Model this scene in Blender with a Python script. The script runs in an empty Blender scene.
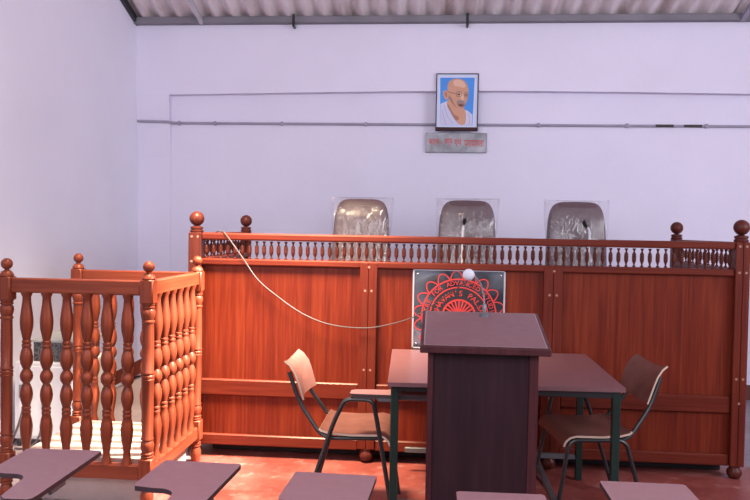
import bpy, bmesh, math, random
from mathutils import Vector, Matrix
random.seed(7)
PI = math.pi
scene = bpy.context.scene
C = scene.collection

# ------------------------------------------------------------------ helpers
def tag(o, label=None, cat=None, group=None, kind=None):
    if label: o['label'] = label
    if cat: o['category'] = cat
    if group: o['group'] = group
    if kind: o['kind'] = kind
    return o

def thing(name, label, cat, loc=(0, 0, 0), rotz=0.0, group=None):
    o = bpy.data.objects.new(name, None)
    o.empty_display_size = 0.1
    C.objects.link(o)
    o.location = loc
    o.rotation_euler = (0, 0, rotz)
    return tag(o, label, cat, group)

def mesh_of(name, bm, mats, smooth=False):
    bmesh.ops.recalc_face_normals(bm, faces=bm.faces)
    me = bpy.data.meshes.new(name)
    bm.to_mesh(me)
    bm.free()
    if not isinstance(mats, (list, tuple)):
        mats = [mats]
    for m in mats:
        me.materials.append(m)
    if smooth:
        me.polygons.foreach_set('use_smooth', [True] * len(me.polygons))
        try:
            me.set_sharp_from_angle(angle=math.radians(38))
        except Exception:
            pass
    return me

def base_of(p):
    v = Vector((0, 0, 0))
    while p is not None:
        v += Vector(p.location)
        p = p.parent
    return v

def obj(name, bm, mats, parent=None, smooth=False, world=False):
    """link one mesh object; world=True: the bmesh is in world coordinates and parent is an unrotated thing"""
    if world and parent is not None:
        bmesh.ops.translate(bm, verts=bm.verts, vec=-base_of(parent))
    me = mesh_of(name, bm, mats, smooth)
    o = bpy.data.objects.new(name, me)
    C.objects.link(o)
    o.parent = parent
    return o

def inst(name, me, loc, parent, rotz=0.0):
    o = bpy.data.objects.new(name, me)
    C.objects.link(o)
    o.parent = parent
    o.location = Vector(loc) - (base_of(parent) if parent else Vector((0, 0, 0)))
    o.rotation_euler = (0, 0, rotz)
    return o

def struct(name, bm, mats, smooth=False):
    return tag(obj(name, bm, mats, None, smooth), kind='structure')

def box(bm, x0, x1, y0, y1, z0, z1, bev=0.0, mi=0, seg=1):
    vs = [bm.verts.new((x, y, z)) for x in (x0, x1) for y in (y0, y1) for z in (z0, z1)]
    idx = [(0, 1, 3, 2), (4, 6, 7, 5), (0, 4, 5, 1), (2, 3, 7, 6), (0, 2, 6, 4), (1, 5, 7, 3)]
    fs = [bm.faces.new([vs[i] for i in f]) for f in idx]
    for f in fs:
        f.material_index = mi
    if bev > 0:
        es = list({e for f in fs for e in f.edges})
        r = bmesh.ops.bevel(bm, geom=es, offset=bev, segments=seg, profile=0.5, affect='EDGES')
        for f in r['faces']:
            f.material_index = mi
    return bm

def prism(bm, pts, axis, a0, a1, mi=0):
    """extrude a 2-D polygon; axis 'y': pts are (x,z); 'z': (x,y); 'x': (y,z)"""
    def P(p, a):
        return {'y': (p[0], a, p[1]), 'z': (p[0], p[1], a), 'x': (a, p[0], p[1])}[axis]
    A = [bm.verts.new(P(p, a0)) for p in pts]
    B = [bm.verts.new(P(p, a1)) for p in pts]
    n = len(pts)
    out = [bm.faces.new(A), bm.faces.new(B)]
    for i in range(n):
        out.append(bm.faces.new((A[i], A[(i + 1) % n], B[(i + 1) % n], B[i])))
    for f in out:
        f.material_index = mi
    return out

def lathe(bm, prof, c=(0, 0, 0), seg=16, mi=0, cap=True):
    rings = []
    for r, z in prof:
        rings.append([bm.verts.new((c[0] + r * math.cos(2 * PI * k / seg), c[1] + r * math.sin(2 * PI * k / seg), c[2] + z)) for k in range(seg)])
    for a, b in zip(rings[:-1], rings[1:]):
        for k in range(seg):
            f = bm.faces.new((a[k], a[(k + 1) % seg], b[(k + 1) % seg], b[k]))
            f.material_index = mi
    if cap:
        for r in (rings[0], rings[-1]):
            f = bm.faces.new(r); f.material_index = mi
    return bm

def ball(bm, c, r, seg=18, rings=12, sz=1.0, mi=0):
    prof = [(max(1e-4, r * math.sin(PI * i / rings)), -r * sz * math.cos(PI * i / rings)) for i in range(rings + 1)]
    return lathe(bm, prof, c, seg, mi)

def smooth_path(pts, n=6):
    pts = [Vector(p) for p in pts]
    if len(pts) < 3:
        return pts
    out = []
    for i in range(len(pts) - 1):
        p0 = pts[max(i - 1, 0)]; p1 = pts[i]; p2 = pts[i + 1]; p3 = pts[min(i + 2, len(pts) - 1)]
        for k in range(n):
            t = k / n
            out.append(0.5 * ((2 * p1) + (p2 - p0) * t + (2 * p0 - 5 * p1 + 4 * p2 - p3) * t * t + (3 * p1 - p0 - 3 * p2 + p3) * t ** 3))
    out.append(pts[-1])
    return out

def fillet(pts, r=0.06, n=6):
    """round the corners of a polyline"""
    pts = [Vector(p) for p in pts]
    out = [pts[0]]
    for i in range(1, len(pts) - 1):
        a, b, c = pts[i - 1], pts[i], pts[i + 1]
        d1 = (a - b); d2 = (c - b)
        q = min(r, d1.length * .48, d2.length * .48)
        s = b + d1.normalized() * q; e = b + d2.normalized() * q
        for k in range(n + 1):
            t = k / n
            out.append((1 - t) ** 2 * s + 2 * t * (1 - t) * b + t * t * e)
    out.append(pts[-1])
    return out

def tube(bm, pts, r, seg=10, mi=0):
    pts = [Vector(p) for p in pts]
    rings = []
    up = None
    for i, p in enumerate(pts):
        t = (pts[min(i + 1, len(pts) - 1)] - pts[max(i - 1, 0)]).normalized()
        if up is None:
            up = Vector((0, 0, 1)) if abs(t.z) < .9 else Vector((1, 0, 0))
        s = t.cross(up)
        if s.length < 1e-4:
            s = t.cross(Vector((0, 1, 0)))
        s.normalize()
        up = s.cross(t).normalized()
        rr = r[i] if isinstance(r, (list, tuple)) else r
        rings.append([bm.verts.new(p + s * rr * math.cos(2 * PI * k / seg) + up * rr * math.sin(2 * PI * k / seg)) for k in range(seg)])
    for a, b in zip(rings[:-1], rings[1:]):
        for k in range(seg):
            f = bm.faces.new((a[k], a[(k + 1) % seg], b[(k + 1) % seg], b[k])); f.material_index = mi
    for rg in (rings[0], rings[-1]):
        f = bm.faces.new(rg); f.material_index = mi
    return bm

def sheet(bm, prof, half, thick, nv=8, curve=0.0, taper=None, mi_edge=1):
    """bent plywood: prof = (y,z) points, half = half width (or function of t), bowed by `curve` across the width"""
    n = len(prof)
    P = [Vector((0, a, b)) for a, b in prof]
    top, bot = [], []
    for i in range(n):
        t = (P[min(i + 1, n - 1)] - P[max(i - 1, 0)]).normalized()
        nr = Vector((0, -t.z, t.y))
        h = half(i / (n - 1)) if callable(half) else half
        ra, rb = [], []
        for k in range(nv + 1):
            u = -1 + 2 * k / nv
            c = P[i] + nr * (curve * (u * u))
            c = c + Vector((u * h, 0, 0))
            ra.append(bm.verts.new(c + nr * thick / 2)); rb.append(bm.verts.new(c - nr * thick / 2))
        top.append(ra); bot.append(rb)
    for i in range(n - 1):
        for k in range(nv):
            bm.faces.new((top[i][k], top[i][k + 1], top[i + 1][k + 1], top[i + 1][k]))
            bm.faces.new((bot[i][k], bot[i + 1][k], bot[i + 1][k + 1], bot[i][k + 1]))
        for k in (0, nv):
            f = bm.faces.new((top[i][k], bot[i][k], bot[i + 1][k], top[i + 1][k])); f.material_index = mi_edge
    for i in (0, n - 1):
        for k in range(nv):
            f = bm.faces.new((top[i][k], bot[i][k], bot[i][k + 1], top[i][k + 1])); f.material_index = mi_edge
    return bm

# flat drawing in an XZ plane (facing -Y)
def poly(bm, pts, y, mi=0):
    f = bm.faces.new([bm.verts.new((a, y, b)) for a, b in pts]); f.material_index = mi
    return f

def stroke(bm, pts, w, y, mi=0, closed=False):
    pts = [Vector(p) for p in pts]
    n = len(pts)
    L, Rr = [], []
    for i in range(n):
        if closed:
            t = pts[(i + 1) % n] - pts[(i - 1) % n]
        else:
            t = pts[min(i + 1, n - 1)] - pts[max(i - 1, 0)]
        t = t.normalized(); nr = Vector((-t.y, t.x)) * w / 2
        a = pts[i] + nr; b = pts[i] - nr
        L.append(bm.verts.new((a.x, y, a.y))); Rr.append(bm.verts.new((b.x, y, b.y)))
    for i in range(n if closed else n - 1):
        j = (i + 1) % n
        f = bm.faces.new((L[i], L[j], Rr[j], Rr[i])); f.material_index = mi

def ring(bm, cx, cz, r0, r1, y, mi=0, a0=0, a1=2 * PI, n=64):
    full = abs(a1 - a0 - 2 * PI) < 1e-6
    A, B = [], []
    m = n if full else n + 1
    for k in range(m):
        a = a0 + (a1 - a0) * k / n
        A.append(bm.verts.new((cx + r0 * math.cos(a), y, cz + r0 * math.sin(a))))
        B.append(bm.verts.new((cx + r1 * math.cos(a), y, cz + r1 * math.sin(a))))
    for k in range(n):
        j = (k + 1) % m
        f = bm.faces.new((A[k], A[j], B[j], B[k])); f.material_index = mi

def glyph(bm, txt, size, M, mi=0, bold=0.0):
    cu = bpy.data.curves.new('txt', 'FONT')
    cu.body = txt; cu.size = size; cu.align_x = 'CENTER'; cu.offset = bold; cu.resolution_u = 3
    o = bpy.data.objects.new('txt', cu)
    C.objects.link(o)
    dg = bpy.context.evaluated_depsgraph_get()
    ev = o.evaluated_get(dg)
    me = ev.to_mesh()
    n0 = len(bm.verts)
    if me is not None and len(me.vertices):
        vs = [bm.verts.new(M @ v.co) for v in me.vertices]
        for p in me.polygons:
            try:
                f = bm.faces.new([vs[i] for i in p.vertices]); f.material_index = mi
            except ValueError:
                pass
    ev.to_mesh_clear()
    bpy.data.objects.remove(o); bpy.data.curves.remove(cu)

# ------------------------------------------------------------------ materials
def new_mat(name):
    m = bpy.data.materials.new(name); m.use_nodes = True
    nt = m.node_tree
    return m, nt, nt.nodes['Principled BSDF']

def N(nt, typ, **kw):
    n = nt.nodes.new(typ)
    for k, v in kw.items():
        if k in n.inputs: n.inputs[k].default_value = v
        else: setattr(n, k, v)
    return n

def ramp(nt, fac, stops):
    r = nt.nodes.new('ShaderNodeValToRGB')
    el = r.color_ramp.elements
    while len(el) < len(stops): el.new(0.5)
    for e, (p, c) in zip(el, stops):
        e.position = p; e.color = (*c, 1)
    nt.links.new(fac, r.inputs['Fac'])
    return r

def plain(name, col, rough=0.5, metal=0.0, var=0.12, scale=6.0, bump=0.0, spec=0.5, coat=0.0):
    m, nt, b = new_mat(name)
    tc = N(nt, 'ShaderNodeTexCoord')
    no = N(nt, 'ShaderNodeTexNoise', Scale=scale, Detail=5.0)
    nt.links.new(tc.outputs['Object'], no.inputs['Vector'])
    lo = tuple(c * (1 - var) for c in col); hi = tuple(min(1, c * (1 + var)) for c in col)
    r = ramp(nt, no.outputs['Fac'], [(0.3, lo), (0.7, hi)])
    nt.links.new(r.outputs['Color'], b.inputs['Base Color'])
    b.inputs['Roughness'].default_value = rough
    b.inputs['Metallic'].default_value = metal
    b.inputs['Specular IOR Level'].default_value = spec
    b.inputs['Coat Weight'].default_value = coat
    if bump > 0:
        bp = N(nt, 'ShaderNodeBump', Strength=bump, Distance=0.01)
        n2 = N(nt, 'ShaderNodeTexNoise', Scale=scale * 12, Detail=4.0)
        nt.links.new(tc.outputs['Object'], n2.inputs['Vector'])
        nt.links.new(n2.outputs['Fac'], bp.inputs['Height'])
        nt.links.new(bp.outputs['Normal'], b.inputs['Normal'])
    return m

def wood(name, axis, dark, mid, light, rough=0.38, plank=0.0, freq=9.0, coat=0.06):
    m, nt, b = new_mat(name)
    tc = N(nt, 'ShaderNodeTexCoord')
    mp = N(nt, 'ShaderNodeMapping')
    s = {'x': (0.55, freq, freq), 'y': (freq, 0.55, freq), 'z': (freq, freq, 0.55)}[axis]
    mp.inputs['Scale'].default_value = s
    nt.links.new(tc.outputs['Object'], mp.inputs['Vector'])
    vec = mp.outputs['Vector']
    val = None
    if plank > 0:
        sx = N(nt, 'ShaderNodeSeparateXYZ'); nt.links.new(tc.outputs['Object'], sx.inputs[0])
        dv = N(nt, 'ShaderNodeMath', operation='DIVIDE'); nt.links.new(sx.outputs[0], dv.inputs[0]); dv.inputs[1].default_value = plank
        fl = N(nt, 'ShaderNodeMath', operation='FLOOR'); nt.links.new(dv.outputs[0], fl.inputs[0])
        wn = N(nt, 'ShaderNodeTexWhiteNoise', noise_dimensions='1D'); nt.links.new(fl.outputs[0], wn.inputs['W'])
        sc = N(nt, 'ShaderNodeVectorMath', operation='SCALE'); nt.links.new(wn.outputs['Color'], sc.inputs[0]); sc.inputs['Scale'].default_value = 7.0
        ad = N(nt, 'ShaderNodeVectorMath', operation='ADD'); nt.links.new(vec, ad.inputs[0]); nt.links.new(sc.outputs[0], ad.inputs[1])
        vec = ad.outputs[0]; val = wn.outputs['Value']
    n1 = N(nt, 'ShaderNodeTexNoise', Scale=1.3, Detail=3.0, Distortion=0.6); nt.links.new(vec, n1.inputs['Vector'])
    mu = N(nt, 'ShaderNodeMath', operation='MULTIPLY'); nt.links.new(n1.outputs['Fac'], mu.inputs[0]); mu.inputs[1].default_value = 14.0
    sn = N(nt, 'ShaderNodeMath', operation='SINE'); nt.links.new(mu.outputs[0], sn.inputs[0])
    n2 = N(nt, 'ShaderNodeTexNoise', Scale=6.0, Detail=6.0); nt.links.new(vec, n2.inputs['Vector'])
    m2 = N(nt, 'ShaderNodeMath', operation='MULTIPLY_ADD'); nt.links.new(sn.outputs[0], m2.inputs[0]); m2.inputs[1].default_value = 0.12
    nt.links.new(n2.outputs['Fac'], m2.inputs[2])
    fac = m2.outputs[0]
    if val is not None:
        m3 = N(nt, 'ShaderNodeMath', operation='MULTIPLY_ADD'); nt.links.new(val, m3.inputs[0]); m3.inputs[1].default_value = 0.22
        nt.links.new(fac, m3.inputs[2]); 
        m4 = N(nt, 'ShaderNodeMath', operation='SUBTRACT'); nt.links.new(m3.outputs[0], m4.inputs[0]); m4.inputs[1].default_value = 0.11
        fac = m4.outputs[0]
    r = ramp(nt, fac, [(0.15, dark), (0.5, mid), (0.88, light)])
    nt.links.new(r.outputs['Color'], b.inputs['Base Color'])
    b.inputs['Roughness'].default_value = rough
    b.inputs['Coat Weight'].default_value = coat
    b.inputs['Coat Roughness'].default_value = 0.18
    b.inputs['Specular IOR Level'].default_value = 0.2
    bp = N(nt, 'ShaderNodeBump', Strength=0.06, Distance=0.004)
    nt.links.new(fac, bp.inputs['Height']); nt.links.new(bp.outputs['Normal'], b.inputs['Normal'])
    return m

WD, WM, WL = (0.088, 0.0105, 0.0060), (0.142, 0.0180, 0.0080), (0.200, 0.032, 0.0120)
W_panel = wood('panel_wood', 'z', WD, WM, WL, plank=0.115, freq=12)
W_z = wood('upright_wood', 'z', (0.080, 0.011, 0.007), (0.118, 0.0175, 0.0095), (0.155, 0.026, 0.0135), freq=14)
W_x = wood('rail_wood', 'x', (0.080, 0.011, 0.007), (0.118, 0.0175, 0.0095), (0.155, 0.026, 0.0135), freq=14)
W_y = wood('side_rail_wood', 'y', (0.080, 0.011, 0.007), (0.118, 0.0175, 0.0095), (0.155, 0.026, 0.0135), freq=14)
W_dark = wood('dark_turned_wood', 'z', (0.055, 0.011, 0.008), (0.085, 0.017, 0.012), (0.115, 0.026, 0.017), freq=12)
W_box = wood('witness_wood', 'z', (0.115, 0.020, 0.0105), (0.165, 0.032, 0.0155), (0.215, 0.048, 0.022), freq=14)
W_boxx = wood('witness_rail_wood', 'x', (0.115, 0.020, 0.0105), (0.165, 0.032, 0.0155), (0.215, 0.048, 0.022), freq=14)
W_boxy = wood('witness_side_wood', 'y', (0.115, 0.020, 0.0105), (0.165, 0.032, 0.0155), (0.215, 0.048, 0.022), freq=14)
W_lect = wood('lectern_wood', 'z', (0.042, 0.011, 0.014), (0.062, 0.017, 0.021), (0.085, 0.025, 0.028), freq=12)
W_lpanel = wood('lectern_panel_wood', 'z', (0.026, 0.012, 0.016), (0.033, 0.015, 0.020), (0.044, 0.019, 0.025), rough=0.27, freq=8)
M_hole = plain('dowel_plug', (0.34, 0.17, 0.13), 0.5)
M_lam = plain('laminate', (0.19, 0.085, 0.095), 0.36, var=0.08, scale=25)
M_pad = plain('tablet_laminate', (0.32, 0.165, 0.18), 0.45, var=0.05, scale=30)
M_padedge = plain('tablet_edge', (0.05, 0.025, 0.03), 0.5)
M_ply = plain('ply_face', (0.155, 0.066, 0.056), 0.33, var=0.18, scale=14)
M_plyedge = plain('ply_edge', (0.55, 0.40, 0.32), 0.5)
M_inlay = plain('inlay', (0.36, 0.24, 0.25), 0.5)
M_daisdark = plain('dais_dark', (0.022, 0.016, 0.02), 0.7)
M_black = plain('black_tube', (0.012, 0.014, 0.018), 0.38, var=0.1, spec=0.6)
M_green = plain('green_enamel', (0.004, 0.022, 0.017), 0.4, var=0.2)
M_steel = plain('grey_steel', (0.17, 0.18, 0.20), 0.42, metal=0.6)
M_chrome = plain('chrome', (0.75, 0.75, 0.78), 0.2, metal=1.0, var=0.03)
M_foam = plain('foam_windscreen', (0.72, 0.71, 0.80), 0.85, var=0.06, scale=120, bump=0.4)
M_micblack = plain('mic_black', (0.015, 0.015, 0.017), 0.45)
M_cable = plain('grey_cable', (0.09, 0.075, 0.08), 0.55)
M_cabdark = plain('dark_cable', (0.06, 0.045, 0.05), 0.5)
M_white = plain('white_enamel', (0.55, 0.55, 0.60), 0.4, var=0.04, scale=3)
M_leather = plain('brown_leatherette', (0.11, 0.064, 0.076), 0.48, var=0.12, scale=9, bump=0.15)
M_concrete = plain('pale_concrete', (0.30, 0.225, 0.22), 0.75, var=0.12, scale=4, bump=0.15)
M_greyplaster = plain('grey_mauve_plaster', (0.33, 0.265, 0.29), 0.8, var=0.08, scale=5)
M_frame = plain('frame_brown', (0.045, 0.012, 0.014), 0.55, spec=0.25)
M_mat = plain('picture_mount', (0.62, 0.68, 0.90), 0.5, var=0.03)
M_blue = plain('print_blue', (0.05, 0.27, 0.78), 0.5, var=0.06)
M_red = plain('emblem_red', (0.52, 0.03, 0.03), 0.45, var=0.06)
M_skin = plain('print_skin', (0.62, 0.32, 0.21), 0.55, var=0.05)
M_skin2 = plain('print_skin_shade', (0.42, 0.18, 0.11), 0.55, var=0.05)
M_skin3 = plain('print_skin_light', (0.76, 0.47, 0.34), 0.55, var=0.05)
M_ink = plain('print_ink', (0.06, 0.03, 0.03), 0.55)
M_mous = plain('print_grey', (0.30, 0.24, 0.25), 0.55)
M_shawl = plain('print_shawl', (0.60, 0.60, 0.80), 0.55, var=0.05)
M_shawl2 = plain('print_shawl_fold', (0.40, 0.40, 0.60), 0.55, var=0.05)
M_conduit = plain('conduit_pvc', (0.34, 0.31, 0.40), 0.5)
M_purlin = plain('purlin_steel', (0.19, 0.175, 0.205), 0.6, var=0.15, scale=3)
M_lightstrip = plain('grey_strip', (0.5, 0.46, 0.5), 0.6)
M_skirt = plain('skirting_red', (0.13, 0.035, 0.03), 0.5)
M_lidgrey = plain('lid_grey', (0.27, 0.29, 0.30), 0.5)

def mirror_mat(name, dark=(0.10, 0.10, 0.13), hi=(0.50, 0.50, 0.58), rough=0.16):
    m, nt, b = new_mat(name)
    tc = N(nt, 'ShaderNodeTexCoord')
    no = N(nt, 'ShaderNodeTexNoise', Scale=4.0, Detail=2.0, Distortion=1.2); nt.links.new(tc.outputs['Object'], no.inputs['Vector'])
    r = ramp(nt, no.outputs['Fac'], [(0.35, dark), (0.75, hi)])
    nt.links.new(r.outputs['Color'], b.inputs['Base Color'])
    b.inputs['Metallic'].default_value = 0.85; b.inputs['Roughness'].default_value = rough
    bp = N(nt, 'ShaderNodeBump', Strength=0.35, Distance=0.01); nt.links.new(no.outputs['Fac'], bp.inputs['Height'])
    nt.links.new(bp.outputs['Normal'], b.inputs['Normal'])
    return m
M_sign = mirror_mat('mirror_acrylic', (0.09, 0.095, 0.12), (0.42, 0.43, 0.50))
M_signrim = plain('sign_edge', (0.50, 0.50, 0.58), 0.35, metal=0.3)
M_signdark = plain('emblem_dark', (0.02, 0.018, 0.024), 0.35)
M_plaque = plain('plaque_foil', (0.24, 0.23, 0.26), 0.38, metal=0.35, var=0.5, scale=7, bump=0.2)

def wall_mat(name, col, var=0.035):
    m, nt, b = new_mat(name)
    tc = N(nt, 'ShaderNodeTexCoord')
    no = N(nt, 'ShaderNodeTexNoise', Scale=0.9, Detail=6.0, Roughness=0.6); nt.links.new(tc.outputs['Object'], no.inputs['Vector'])
    lo = tuple(c * (1 - var) for c in col); hi = tuple(min(1, c * (1 + var)) for c in col)
    r = ramp(nt, no.outputs['Fac'], [(0.3, lo), (0.7, hi)])
    nt.links.new(r.outputs['Color'], b.inputs['Base Color'])
    b.inputs['Roughness'].default_value = 0.8; b.inputs['Specular IOR Level'].default_value = 0.25
    n2 = N(nt, 'ShaderNodeTexNoise', Scale=14.0, Detail=5.0); nt.links.new(tc.outputs['Object'], n2.inputs['Vector'])
    bp = N(nt, 'ShaderNodeBump', Strength=0.10, Distance=0.02); nt.links.new(n2.outputs['Fac'], bp.inputs['Height'])
    nt.links.new(bp.outputs['Normal'], b.inputs['Normal'])
    return m
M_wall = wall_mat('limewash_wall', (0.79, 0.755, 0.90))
M_wall_lit = wall_mat('limewash_wall_lit', (0.87, 0.86, 0.97))  # same limewash, paler: the left wall's extra light is put into its colour

def floor_mat():
    m, nt, b = new_mat('oxide_floor')
    tc = N(nt, 'ShaderNodeTexCoord')
    sx = N(nt, 'ShaderNodeSeparateXYZ'); nt.links.new(tc.outputs['Object'], sx.inputs[0])
    n1 = N(nt, 'ShaderNodeTexNoise', Scale=2.2, Detail=8.0, Roughness=0.65); nt.links.new(tc.outputs['Object'], n1.inputs['Vector'])
    n2 = N(nt, 'ShaderNodeTexNoise', Scale=11.0, Detail=6.0, Roughness=0.7); nt.links.new(tc.outputs['Object'], n2.inputs['Vector'])
    red = ramp(nt, n1.outputs['Fac'], [(0.28, (0.15, 0.028, 0.024)), (0.52, (0.26, 0.060, 0.050)), (0.72, (0.36, 0.13, 0.115))])
    wear = ramp(nt, n2.outputs['Fac'], [(0.56, (0, 0, 0)), (0.70, (1, 1, 1))])
    mx = N(nt, 'ShaderNodeMix', data_type='RGBA'); 
    wm = N(nt, 'ShaderNodeMath', operation='MULTIPLY'); nt.links.new(wear.outputs['Color'], wm.inputs[0]); wm.inputs[1].default_value = 0.45
    nt.links.new(wm.outputs[0], mx.inputs['Factor']); nt.links.new(red.outputs['Color'], mx.inputs['A']); mx.inputs['B'].default_value = (0.45, 0.27, 0.25, 1)
    grey = ramp(nt, n1.outputs['Fac'], [(0.3, (0.22, 0.17, 0.20)), (0.7, (0.33, 0.27, 0.30))])
    # grey cement strip along the back and left walls: y > 4.98 or x < -1.5
    def edge(sock, lo, hi):
        a = N(nt, 'ShaderNodeMath', operation='MULTIPLY_ADD'); nt.links.new(n2.outputs['Fac'], a.inputs[0]); a.inputs[1].default_value = 0.10; nt.links.new(sock, a.inputs[2])
        mr = N(nt, 'ShaderNodeMapRange'); nt.links.new(a.outputs[0], mr.inputs['Value']); mr.inputs['From Min'].default_value = lo; mr.inputs['From Max'].default_value = hi
        return mr.outputs['Result']
    ey = edge(sx.outputs[1], 5.00, 5.06)
    ex = edge(sx.outputs[0], -1.48, -1.56)
    mxx = N(nt, 'ShaderNodeMath', operation='MAXIMUM'); nt.links.new(ey, mxx.inputs[0]); nt.links.new(ex, mxx.inputs[1])
    m2 = N(nt, 'ShaderNodeMix', data_type='RGBA'); nt.links.new(mxx.outputs[0], m2.inputs['Factor'])
    nt.links.new(mx.outputs['Result'], m2.inputs['A']); nt.links.new(grey.outputs['Color'], m2.inputs['B'])
    nt.links.new(m2.outputs['Result'], b.inputs['Base Color'])
    rr = ramp(nt, n2.outputs['Fac'], [(0.3, (0.34,) * 3), (0.7, (0.6,) * 3)])
    nt.links.new(rr.outputs['Color'], b.inputs['Roughness'])
    bp = N(nt, 'ShaderNodeBump', Strength=0.12, Distance=0.01); nt.links.new(n2.outputs['Fac'], bp.inputs['Height']); nt.links.new(bp.outputs['Normal'], b.inputs['Normal'])
    return m
M_floor = floor_mat()

def roof_mat():
    m, nt, b = new_mat('asbestos_roof')
    tc = N(nt, 'ShaderNodeTexCoord')
    mp = N(nt, 'ShaderNodeMapping'); mp.inputs['Scale'].default_value = (3.0, 0.7, 1.0); nt.links.new(tc.outputs['Object'], mp.inputs['Vector'])
    n1 = N(nt, 'ShaderNodeTexNoise', Scale=2.0, Detail=7.0, Roughness=0.65); nt.links.new(mp.outputs['Vector'], n1.inputs['Vector'])
    r = ramp(nt, n1.outputs['Fac'], [(0.3, (0.45, 0.36, 0.36)), (0.5, (0.72, 0.63, 0.66)), (0.72, (0.82, 0.76, 0.80))])
    nt.links.new(r.outputs['Color'], b.inputs['Base Color']); b.inputs['Roughness'].default_value = 0.85
    return m
M_roof = roof_mat()

def film_mat():
    m, nt, b = new_mat('polythene_film')
    out = nt.nodes['Material Output']
    tc = N(nt, 'ShaderNodeTexCoord')
    mp = N(nt, 'ShaderNodeMapping'); mp.inputs['Scale'].default_value = (9.0, 4.0, 3.0); mp.inputs['Rotation'].default_value = (0, 0.5, 0); nt.links.new(tc.outputs['Object'], mp.inputs['Vector'])
    n1 = N(nt, 'ShaderNodeTexNoise', Scale=1.4, Detail=3.0, Distortion=1.5); nt.links.new(mp.outputs['Vector'], n1.inputs['Vector'])
    bp = N(nt, 'ShaderNodeBump', Strength=0.9, Distance=0.03); nt.links.new(n1.outputs['Fac'], bp.inputs['Height'])
    gl = N(nt, 'ShaderNodeBsdfGlossy', Roughness=0.10); nt.links.new(bp.outputs['Normal'], gl.inputs['Normal'])
    tr = N(nt, 'ShaderNodeBsdfTransparent'); tr.inputs['Color'].default_value = (1, 1, 1, 1)
    df = N(nt, 'ShaderNodeBsdfDiffuse'); df.inputs['Color'].default_value = (0.75, 0.7, 0.76, 1)
    lw = N(nt, 'ShaderNodeLayerWeight', Blend=0.35); nt.links.new(bp.outputs['Normal'], lw.inputs['Normal'])
    mr = N(nt, 'ShaderNodeMapRange'); nt.links.new(lw.outputs['Fresnel'], mr.inputs['Value']); mr.inputs['To Min'].default_value = 0.06; mr.inputs['To Max'].default_value = 0.20
    m1 = N(nt, 'ShaderNodeMixShader'); nt.links.new(mr.outputs['Result'], m1.inputs['Fac']); nt.links.new(tr.outputs[0], m1.inputs[1]); nt.links.new(gl.outputs[0], m1.inputs[2])
    wr = ramp(nt, n1.outputs['Fac'], [(0.52, (0.02,) * 3), (0.68, (0.12,) * 3)])
    m2 = N(nt, 'ShaderNodeMixShader'); nt.links.new(wr.outputs['Color'], m2.inputs['Fac']); nt.links.new(m1.outputs[0], m2.inputs[1]); nt.links.new(df.outputs[0], m2.inputs[2])
    nt.links.new(m2.outputs[0], out.inputs['Surface'])
    return m
M_film = film_mat()

def pattern_mat():
    m, nt, b = new_mat('dark_printed_carton')
    tc = N(nt, 'ShaderNodeTexCoord')
    vo = N(nt, 'ShaderNodeTexVoronoi', Scale=34.0, feature='DISTANCE_TO_EDGE'); nt.links.new(tc.outputs['Object'], vo.inputs['Vector'])
    r = ramp(nt, vo.outputs['Distance'], [(0.03, (0.10, 0.10, 0.11)), (0.16, (0.02, 0.022, 0.025))])
    nt.links.new(r.outputs['Color'], b.inputs['Base Color']); b.inputs['Roughness'].default_value = 0.5
    return m
M_carton = pattern_mat()

# ------------------------------------------------------------------ the room
XL, XR, YB, YF = -2.905, 4.8, 7.05, -1.2
def roof_z(y): return 3.40 + 0.36 * (YB - y)
bm = bmesh.new(); box(bm, XL - .2, XR + .2, YF - .3, YB + .2, -0.2, 0.0); struct('floor', bm, M_floor)
bm = bmesh.new(); box(bm, XL - .2, XR + .2, YB, YB + .2, 0, 3.42); struct('wall_back', bm, M_wall)
for nm, x0, x1, mt in (('wall_left', XL - .2, XL, M_wall_lit), ('wall_right', XR, XR + .2, M_wall)):
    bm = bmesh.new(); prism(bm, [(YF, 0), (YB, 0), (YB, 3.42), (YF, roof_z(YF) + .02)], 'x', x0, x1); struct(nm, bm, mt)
# corrugated roof
bm = bmesh.new()
pitch, per = 0.172, 10
nx = int((XR - XL + .4) / pitch * per)
rows = [YB + .2, 6.0, 4.6, 3.2, 1.8, 0.4, YF]
grid = []
for y in rows:
    rw = []
    for i in range(nx + 1):
        x = XL - .2 + i * pitch / per
        rw.append(bm.verts.new((x, y, roof_z(y) + 0.03 * math.sin(2 * PI * i / per) + .03)))
    grid.append(rw)
for a, b_ in zip(grid[:-1], grid[1:]):
    for i in range(nx):
        bm.faces.new((a[i], a[i + 1], b_[i + 1], b_[i]))
struct('ceiling', bm, M_roof, True)
# plaster band and pilaster that stand proud of the back wall
bm = bmesh.new(); prism(bm, [(XL, 2.738), (-2.585, 2.742), (-1.6, 2.760), (-.4, 2.778), (.6, 2.784), (1.7, 2.774), (2.8, 2.760), (XR, 2.758), (XR, 3.40), (XL, 3.40)], 'y', YB - .085, YB); struct('trim_1', bm, M_wall)
bm = bmesh.new(); prism(bm, [(YB, 0), (YB - .004, 0), (YB - .010, 2.15), (YB - .085, 2.742), (YB, 2.742)], 'x', XL, -2.585); struct('trim_2', bm, M_wall)
bm = bmesh.new(); box(bm, XL, XR, YB - .16, YB - .085, 3.394, 3.455, .004); struct('trim_3', bm, M_purlin)
bm = bmesh.new()
prism(bm, [(YB - .1, 3.39), (YB - .1, 3.45), (YF, roof_z(YF) + .02), (YF, roof_z(YF) - .06)], 'x', XL, XL + .03); struct('trim_4', bm, M_black)
bm = bmesh.new()
prism(bm, [(YB - .14, 3.385), (YB - .14, 3.425), (YF, roof_z(YF) + .0), (YF, roof_z(YF) - .05)], 'x', 2.62, 2.66); struct('trim_5', bm, M_conduit)
bm = bmesh.new()
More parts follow.
